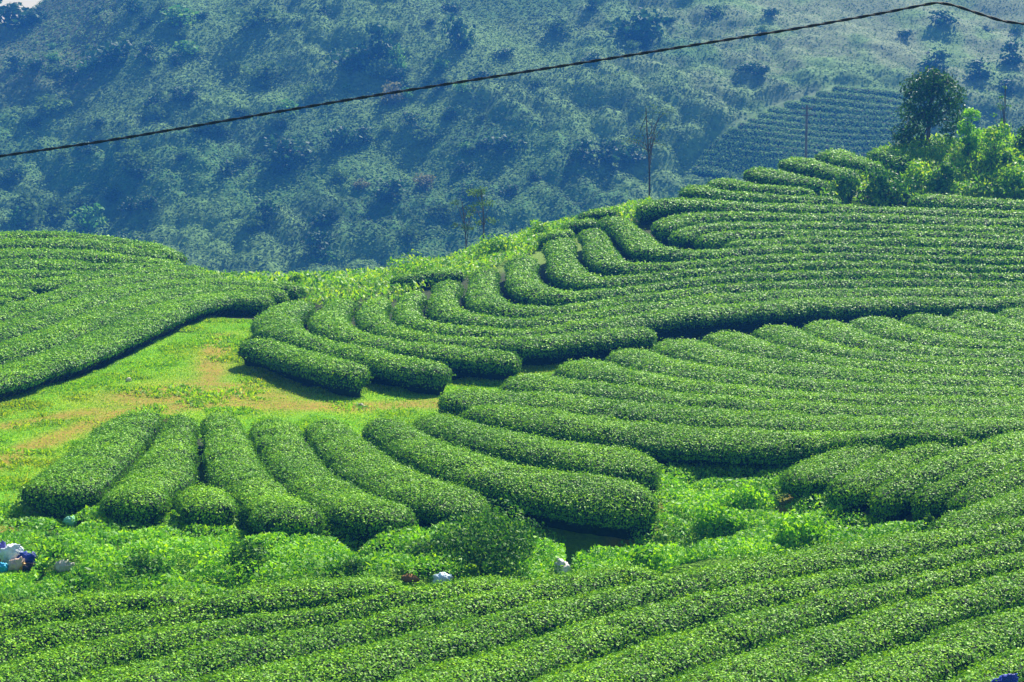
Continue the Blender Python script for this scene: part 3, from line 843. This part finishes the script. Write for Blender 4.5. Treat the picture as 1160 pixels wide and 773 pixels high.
# pale slanting dead branch of that tree is part of its trunk
def bush(name, label, px, py, w_px, h_px, a, b, mat, nl, size, nb=12, group=None, cat='bush', ratio=0.6):
    x, y, z = at(px, py, a, b); k = y / F_PX
    w, h = w_px * k, h_px * k
    bl = rand_blobs(w, h, h * 0.15, nb, 0.13, 0.24)
    bl.append((0, 0, h * 0.45, 0.33 * w, min(1, h / w)))
    return place_tree(name, label, cat, x, y, z - 0.02, bl, h * 0.5, max(0.02, 0.025 * h), mat, nl, size, group, 'stems', ratio, 0.05)
bush('bush', 'pointed light green bush beside the tall hilltop tree', 1096, 182, 34, 62, 112, 126, M['weed'], 1500, 0.22, 14)
bush('bush', 'dark rounded bush at the bottom of the mound just above the top right hedge', 1066, 222, 44, 38, 104, 118, M['bush'], 1400, 0.22)
bush('bush', 'dark grey green bush at the left foot of the mound', 1003, 227, 58, 32, 104, 118, M['bush'], 1600, 0.22)
bush('bush', 'small dark bush squeezed between crest hedges and the mound', 957, 224, 44, 26, 104, 118, M['bush'], 1100, 0.2)
bush('bush', 'yellow green bush on top of the mound at the right', 1125, 190, 55, 48, 112, 126, M['lime'], 1600, 0.24)
bush('bush', 'yellow green bush low on the mound between the two dark ones', 1035, 212, 45, 28, 106, 122, M['lime'], 1000, 0.22)
bush('bush', 'dark bush cut by the right edge of the photo on the mound', 1160, 178, 30, 34, 114, 127, M['tree'], 700, 0.22)
bush('bush', 'dark brownish bush in the grass of the mound right of the yellow bush', 1142, 196, 22, 24, 110, 124, M['bush'], 500, 0.2)
bush('bush', 'yellow green bush low on the mound at the far right', 1148, 216, 48, 26, 106, 122, M['lime'], 900, 0.22)
# ridge strip bushes
bush('bush', 'bright green bush on the ridge strip beside the thin green tree', 560, 292, 50, 24, 98, 118, M['lime'], 900, 0.2)
bush('bush', 'bright green bush at the left tip of the ridge strip', 335, 328, 26, 18, 94, 112, M['lime'], 500, 0.2)
bush('bush', 'green bush in the middle of the ridge strip', 470, 315, 70, 22, 96, 116, M['lime'], 1000, 0.2)
bush('bush', 'bright bush near the upper end of the ridge strip', 612, 272, 34, 22, 98, 122, M['lime'], 600, 0.2)

# gully bushes
bush('bush', 'big round dark green bush in the gully below the long curved hedges', 556, 655, 150, 68, 42, 56, M['bush'], 9000, 0.10, 26)
bush('bush', 'dark low bush in the gully left of the big round one', 480, 645, 60, 34, 42, 56, M['bush'], 2000, 0.10)
bush('bush', 'grey green bush in the weeds below the tiny round hedge', 285, 652, 62, 40, 42, 52, M['bush'], 2200, 0.10)
bush('bush', 'straggly dark bush in the weeds midway to the rubbish heap', 165, 660, 66, 38, 42, 52, M['bush'], 1800, 0.10)
bush('bush', 'small dark bush in the weeds right of the grey green one', 395, 660, 50, 34, 42, 52, M['bush'], 1500, 0.10)
bush('bush', 'small bush behind the white lump and the rubbish heap', 62, 628, 40, 24, 42, 54, M['bush'], 1000, 0.10)
bush('bush', 'low dark tuft in the weeds just right of the white lump', 90, 670, 38, 22, 42, 52, M['bush'], 900, 0.10)
bush('bush', 'bright green bush in the gully under the small right block', 905, 632, 90, 44, 44, 56, M['weed'], 3200, 0.13)
bush('bush', 'bright green bush in the middle of the right gully', 812, 610, 70, 36, 46, 60, M['weed'], 2400, 0.13)
bush('bush', 'bright green bush in the right gully against the foreground slope', 735, 652, 70, 30, 44, 56, M['weed'], 2000, 0.13)
bush('bush', 'bright bush in the right gully beneath the tall dark hedge wall', 850, 582, 60, 28, 48, 60, M['weed'], 1500, 0.13)
bush('bush', 'bright green bush in the weeds under the lowest ending curved hedge', 330, 618, 60, 26, 44, 56, M['weed'], 1600, 0.12)
bush('bush', 'small grey leaved shrub at the foot of the small right block', 1052, 606, 24, 26, 44, 56, M['bush'], 500, 0.10)
bush('plant', 'bright yellow sprig poking up at the right before the small right block', 1098, 612, 10, 24, 40, 52, M['lime'], 160, 0.12, 4, cat='plant')
bush('plant', 'yellow green leafy plant in front of the big round bush, left one', 535, 668, 26, 34, 42, 54, M['lime'], 350, 0.12, 6, cat='plant')
bush('plant', 'yellow green leafy plant in front of the big round bush, right one', 570, 668, 20, 24, 42, 54, M['lime'], 260, 0.12, 5, cat='plant')
bush('plant', 'yellow green plant right beside the rubbish heap', 48, 652, 16, 22, 42, 52, M['lime'], 240, 0.12, 5, cat='plant')
bush('plant', 'yellow green plant in front of the white lump', 78, 672, 20, 22, 42, 52, M['lime'], 260, 0.12, 5, cat='plant')

# thin airy trees rising behind the ridge
def thin_tree(label, px, ybase, ytop, wpx, Y, mat, nl, name='sapling', lean=0.0, size=0.2, nb=9, z_sink=0.6):
    sx, sz = ray(px, ybase); k = Y / F_PX
    x = sx * Y; z = float(H(x, Y)); zt = ray(px, ytop)[1] * Y
    h = zt - z; w = wpx * k
    zc = (ray(px, ybase)[1] * Y - z)
    lo = zc + (h - zc) * 0.35
    bl = []
    for _ in range(nb):
        t = random.random(); a = random.random() * 6.28; q = random.uniform(0.2, 1) * (1 - 0.5 * abs(t - 0.4))
        bl.append((lean * t + math.cos(a) * q * w / 2, math.sin(a) * q * w / 2, lo + t * (h - lo) * 0.95, w * random.uniform(0.1, 0.18), 0.7))
    return place_tree(name, label, 'tree', x, Y, z, bl, lo + (h - lo) * 0.85, 0.07, mat, nl, size, None, 'trunk', 0.6, 0.25, 0.6)
thin_tree('thin bare tree with sparse leaves behind the big rounded hedge end', 735, 218, 112, 56, 122, M['far'], 420, size=0.11, nb=16)
thin_tree('thin green sapling with a leafy top behind the ridge strip, right one of two', 546, 282, 208, 44, 124, M['far'], 500, size=0.16, nb=10)
thin_tree('thin green sapling with a leafy top behind the ridge strip, left one of two', 527, 285, 222, 32, 130, M['far'], 320, size=0.16, nb=8)
thin_tree('thin nearly bare tree beyond the mound near the right edge', 1134, 165, 88, 22, 134, M['bush'], 160, size=0.16, nb=9)

# ------------------------------------------------------------------ mountain trees
variants = {}
def far_variant(key, w, h, mat, n):
    out = []
    for _ in range(n):
        bl = rand_blobs(w, h, h * 0.25, 12, 0.13, 0.26)
        bl.append((0, 0, h * 0.5, 0.3 * w, 0.8))
        A = trunk_arrays(h * 0.6, 0.05 * h, bl[:5], 0.2)
        V, Fq = crown_arrays(bl, 420, 0.10 * w + 0.1, 0.7)
        tr = A.build('trunk', M['bark']); cr = make_mesh('crown', V, Fq, mat, smooth=False)
        tm, cm = tr.data, cr.data
        bpy.data.objects.remove(tr); bpy.data.objects.remove(cr)
        out.append((tm, cm))
    variants[key] = out
for key, mat in (('dark', 'far_dark'), ('mid', 'far'), ('light', 'far_light'), ('brown', 'far_brown')):
    far_variant(key, 4.0, 3.6, M[mat], 4)
def far_tree(px, py, wpx, hpx, kind, label, group=None, name='hillside_tree'):
    x, y = project([px], [py], 256, 420, 0, hf=lambda a, b: mountain_h(a, b)); x, y = float(x[0]), float(y[0])
    z = float(mountain_h(x, y)) - 0.22 * hpx * y / F_PX
    k = y / F_PX
    tm, cm = random.choice(variants[kind])
    t = thing(name, label, 'tree', (x, y, z), group)
    s = (wpx * k / 4.0, wpx * k / 4.0, hpx * k / 3.6)
    for nm, me in (('trunk', tm), ('crown', cm)):
        o = bpy.data.objects.new(nm, me); COL.objects.link(o); o.parent = t
    t.scale = s
    t.rotation_euler = (0, 0, random.random() * 6.28)
FT = [(430,68,44,46,'dark','dark tree in the pair near the top, left of centre and above the cable'),
 (520,54,36,50,'dark','tall dark tree high on the mountain left of centre'),
 (725,48,66,52,'dark','large dark round tree alone on the grassy slope near the top'),
 (400,82,50,42,'dark','broad dark tree directly above the cable left of centre'),
 (445,118,34,30,'brown','rusty brown tree right under the cable'),
 (388,168,44,36,'dark','dark tree on the mountain below the cable left of centre'),
 (120,76,64,42,'dark','dark tree clump upper left below the bare ridge line'),
 (510,136,24,18,'dark','small dark round bush on the slope below the cable'),
 (440,225,52,26,'dark','low dark bush on the lower slope above the saplings'),
 (572,172,48,28,'dark','dark bush pair in the middle of the slope'),
 (330,182,62,40,'dark','wide dark tree clump on the mountain left side below the cable'),
 (285,262,34,22,'mid','round tree at the mountain foot beyond the left hill'),
 (102,256,48,38,'light','bright green tree just above the skyline of the left hill'),
 (30,256,60,42,'mid','green tree at the left edge above the left hill'),
 (64,252,40,34,'mid','green tree second from the left edge above the left hill'),
 (205,30,50,26,'light','bright green trees patch near the top left'),
 (212,64,36,22,'light','small bright green tree in the upper left'),
 (60,68,20,12,'light','tiny yellow green tree by the bare ridge line top left'),
 (845,80,34,14,'dark','long low dark bush on the right slope'),
 (1058,78,40,24,'dark','dark blue bush behind the tall hilltop tree'),
 (1110,88,38,24,'dark','dark blue bush second from the right edge'),
 (1148,72,36,30,'dark','dark blue bush at the right edge of the mountain'),
 (1066,28,36,18,'dark','dark blue bush near the bend of the cable'),
 (1140,105,30,18,'dark','dark bush low at the right edge of the mountain'),
 (660,182,44,28,'dark','left end of the dark thicket above the pale grass terrace'),
 (690,184,46,30,'dark','middle of the dark thicket above the pale grass terrace'),
 (718,184,40,26,'dark','right end of the dark thicket above the pale grass terrace'),
 (500,80,22,16,'light','light green tree between the tall dark ones near the top'),
 (450,78,26,30,'light','light green tree under the dark pair'),
 (632,38,34,20,'mid','small tree at the top right of the tall dark one'),
 (545,90,30,14,'dark','flat dark bush just under the cable in the centre'),
 (385,205,30,20,'mid','green tree low on the left of centre slope'),
 (290,30,60,30,'mid','wide green tree near the top edge left of centre'),
 (150,190,46,28,'mid','green tree on the left slope below the cable'),
 (235,150,56,26,'mid','green trees just under the cable on the left'),
 (60,130,50,26,'mid','green tree above the cable at the left'),
 (300,90,50,26,'mid','green tree above the cable left of centre'),
 (20,30,60,40,'dark','dark trees under the sky in the top left corner')]
for px, py, w, h, kd, lab in FT:
    far_tree(px, py, w, h, kd, lab)
for i in range(190):
    px = random.uniform(-40, 1200); py = random.uniform(10, 300)
    if px > 750 and py > 85 and px < 1060: continue
    if px > 640 and random.random() < 0.6: continue
    if py > 230 and 560 < px: continue
    w = random.uniform(14, 34) * (0.75 + py / 500)
    dk = vnoise(np.array([px * 0.012]), np.array([py * 0.02]), 77)[0]
    kd = 'dark' if random.random() < 0.25 + 0.5 * (dk > 0.5) else random.choice(['mid', 'mid', 'mid', 'light', 'light', 'brown'] if py > 180 else ['mid', 'mid', 'mid', 'light'])
    lab = {'dark': 'small dark shrub among many dotting the hazy mountain scrub', 'mid': 'small green shrub among many dotting the hazy mountain scrub',
           'light': 'small pale green shrub among many dotting the hazy mountain scrub', 'brown': 'small dry brown shrub among many dotting the hazy mountain scrub'}[kd]
    far_tree(px, py, w, w * random.uniform(0.5, 0.8), kd, lab, group={'dark': 'small dark mountain shrubs', 'mid': 'small green mountain shrubs', 'light': 'small pale green mountain shrubs', 'brown': 'small dry brown mountain shrubs'}[kd], name='hillside_shrub')

# ------------------------------------------------------------------ cable and pole
m_cable = solid_mat('black_cable', (0.012, 0.012, 0.013), (0.03, 0.03, 0.03), 30, 0.6)
cpts = []
for px, py, Y in [(-400,236,40),(-200,208,40),(0,177,40),(120,160,40),(290,131,40),(420,109,40),(560,87,40),(700,65,40),(800,49,40),(900,33,40),(1000,15,40),(1045,6,40),(1062,3,40),(1080,6,40),(1110,16,40),(1135,24,40),(1160,27.5,40),(1300,34,40),(1500,34,40)]:
    sx, sz = ray(px, py); cpts.append((sx * Y, Y, sz * Y))
cpts = np.array(cpts)
u = np.linspace(0, len(cpts) - 1, 400)
CP = np.stack([np.interp(u, np.arange(len(cpts)), cpts[:, k]) for k in range(3)], 1)
for _ in range(30): CP[1:-1] = .25 * CP[:-2] + .5 * CP[1:-1] + .25 * CP[2:]
s = np.concatenate([[0], np.cumsum(np.linalg.norm(np.diff(CP, axis=0), axis=1))])
uu = np.linspace(0, s[-1], 700); CP = np.stack([np.interp(uu, s, CP[:, k]) for k in range(3)], 1)
A = Acc()
for ph in (0, math.pi):       # two twisted strands
    off = np.stack([np.zeros(700), np.cos(uu * 9 + ph), np.sin(uu * 9 + ph)], 1) * 0.014
    A.add(*tube(CP + off, np.full(700, 0.020), 6))
tag(A.build('power_cable', m_cable, smooth=True), 'black twisted overhead cable crossing the mountain and bending near the top right', 'cable')

m_pole = solid_mat('grey_pole_wood', (0.10, 0.09, 0.085), (0.18, 0.16, 0.15), 4, 0.85)
Y = 190.0
sx, _ = ray(913, 170); x = sx * Y; z = float(H(x, Y)); zt = ray(913, 119)[1] * Y
t = thing('utility_pole', 'slim grey utility pole rising beyond the crest hedges', 'utility pole', (x, Y, z))
V, Fq = tube([(x, Y, z - 0.5), (x, Y, (z + zt) / 2), (x, Y, zt)], [0.17, 0.15, 0.12], 8)
make_mesh('post', V, Fq, m_pole, parent=t)
A = Acc()
for dz in (0.35, 1.0):
    V, Fq = tube([(x - 0.55, Y - .15, zt - dz), (x, Y - .15, zt - dz), (x + 0.55, Y - .15, zt - dz)], [0.05, 0.05, 0.05], 4); A.add(V, Fq)
A.build('crossarm', m_pole, t)
for q_ in range(2):
    V, Fq = tube([(x - 0.45 + 0.9 * q_, Y - .15, zt - 0.33), (x - 0.45 + 0.9 * q_, Y - .15, zt - 0.22), (x - 0.45 + 0.9 * q_, Y - .15, zt - 0.12)], [0.05, 0.07, 0.03], 8)
    make_mesh('insulator', V, Fq, solid_mat('insulator_glaze', (0.3, 0.28, 0.26), (0.4, 0.38, 0.35), 5, 0.3), parent=t)

# ------------------------------------------------------------------ litter
def crumple(name, label, cat, px, py, w, h, d, col, a=40, b=56, rough=0.5, seed=0, dz=0.0, group=None, scalez=1.0, soft=0.35):
    x, y, z = at(px, py, a, b)
    k = y / F_PX; w, h, d = w * k, h * k, d * k
    nu, nv = 28, 18
    th, ph = np.meshgrid(np.linspace(0, 2 * math.pi, nu, endpoint=False), np.linspace(0.02, math.pi - 0.02, nv))
    D = np.stack([np.sin(ph) * np.cos(th), np.sin(ph) * np.sin(th), np.cos(ph)], -1)
    D = D * (1 + 0.5 * np.clip(D[..., 2:3], 0, 1) ** 6)          # gathered tip
    ct, st = math.cos(0.5 + seed * 1.9), math.sin(0.5 + seed * 1.9)
    D = np.stack([D[..., 0] * ct - D[..., 2] * st, D[..., 1], D[..., 0] * st + D[..., 2] * ct], -1)
    q = (1 - worley(D[..., 0] * 2.2 + seed, D[..., 1] * 2.2 + D[..., 2] * 1.7, seed)) * soft + (vnoise(D[..., 0] * 6 + seed, D[..., 2] * 6 + D[..., 1] * 4, seed) - 0.5) * 0.3
    R = 0.72 + 1.25 * q
    V = D * R[..., None] * np.array([w / 2, d / 2, h * 0.55])
    # gathered neck on one side
    V = V.reshape(-1, 3) + [x, y, z + h * 0.45 + dz]
    i = np.arange(nv - 1)[:, None] * nu; j = np.arange(nu)[None]; kk = (j + 1) % nu
    Fq = np.stack([i + j, i + kk, i + nu + kk, i + nu + j], -1).reshape(-1, 4)
    c1 = tuple(c * 0.85 for c in col)
    o = make_mesh(name, V, Fq, solid_mat(name + '_plastic', c1, col, 12, rough, 0.6), smooth=True)
    return tag(o, label, cat, group)
LG = 'rubbish heaped at the left edge'
crumple('plastic_bag', 'white crumpled plastic bag on top of the rubbish heap', 'plastic bag', 15, 644, 30, 19, 16, (0.72, 0.78, 0.85), seed=1, group=LG, dz=0.20)
crumple('plastic_bag', 'dark blue plastic bag at the right of the rubbish heap', 'plastic bag', 31, 645, 24, 16, 14, (0.015, 0.05, 0.32), seed=2, group=LG, dz=0.10)
crumple('plastic_bag', 'violet blue plastic bag at the left of the rubbish heap', 'plastic bag', 3, 640, 14, 16, 14, (0.16, 0.14, 0.55), seed=3, group=LG, dz=0.14)
crumple('plastic_bag', 'cyan plastic bag lowest in the rubbish heap', 'plastic bag', 3, 651, 14, 14, 12, (0.03, 0.42, 0.68), seed=4, group=LG)
crumple('cloth_scrap', 'dull red scrap in the rubbish heap', 'cloth scrap', -1, 645, 9, 10, 9, (0.35, 0.05, 0.05), seed=5, group=LG, dz=0.1)
crumple('plastic_bag', 'pale pinkish bag low in the middle of the rubbish heap', 'plastic bag', 17, 649, 20, 15, 12, (0.62, 0.45, 0.36), seed=6, group=LG)
crumple('cloth_scrap', 'orange scrap low in the rubbish heap', 'cloth scrap', 26, 649, 14, 12, 9, (0.62, 0.30, 0.04), seed=7, group=LG)
crumple('plastic_bag', 'black bag at the right foot of the rubbish heap', 'plastic bag', 36, 650, 20, 12, 12, (0.02, 0.02, 0.03), seed=8, group=LG)
crumple('plastic_sack', 'dirty white sack lying right of the rubbish heap', 'sack', 71, 650, 20, 15, 14, (0.55, 0.52, 0.46), seed=9)
crumple('plastic_sack', 'round white sack at the right side of the big round bush', 'sack', 638, 656, 18, 20, 15, (0.80, 0.74, 0.70), seed=10)
crumple('plastic_scrap', 'pale blue white plastic scrap at the top of the foreground tea below the big bush', 'plastic scrap', 502, 670, 22, 12, 14, (0.62, 0.78, 0.85), seed=11, dz=0.2)
crumple('clay_lump', 'rusty orange lump beside the low dark bush', 'clay lump', 463, 664, 17, 9, 12, (0.30, 0.15, 0.05), seed=12, rough=0.9, dz=0.1)
crumple('plastic_scrap', 'small turquoise plastic scrap in the weeds below the left hedges', 'plastic scrap', 80, 599, 11, 6, 8, (0.25, 0.60, 0.45), seed=13, dz=0.12, soft=0.9)
crumple('paper_scrap', 'tiny pale scrap on the bright grass track under the left hill', 'paper scrap', 146, 433, 6, 5, 5, (0.75, 0.65, 0.45), a=55, b=90, seed=14)
crumple('paper_scrap', 'tiny pale scrap on the dirt strip above the curved hedges', 'paper scrap', 409, 461, 7, 4, 5, (0.70, 0.55, 0.40), a=55, b=90, seed=15)
crumple('plastic_bag', 'deep blue bag peeping up at the bottom right edge of the foreground tea', 'plastic bag', 1134, 829, 32, 20, 14, (0.02, 0.05, 0.40), a=30, b=45, seed=16, dz=0.75)

# ------------------------------------------------------------------ haze
m, N, L = new_mat('haze_air')
pv = N.new('ShaderNodeVolumePrincipled')
pv.inputs['Color'].default_value = (0.06, 0.31, 1.0, 1)
pv.inputs['Density'].default_value = 0.00068
pv.inputs['Anisotropy'].default_value = 0.0
o = N.new('ShaderNodeOutputMaterial'); L.new(pv.outputs[0], o.inputs['Volume'])
x0, x1, y0, y1, z0, z1 = -430, 430, -12, 650, -42, 125
V = [(x0, y0, z0), (x1, y0, z0), (x1, y1, z0), (x0, y1, z0), (x0, y0, z1), (x1, y0, z1), (x1, y1, z1), (x0, y1, z1)]
tag(make_mesh('haze', V, np.array([(0, 3, 2, 1), (4, 5, 6, 7), (0, 1, 5, 4), (1, 2, 6, 5), (2, 3, 7, 6), (3, 0, 4, 7)]), m, smooth=False), 'thin blue haze filling the air before the mountain', 'haze', kind='stuff')

for o in bpy.data.objects:
    if o.get('label') and len(o['label'].split()) > 16: print('LONG', len(o['label'].split()), o['label'])
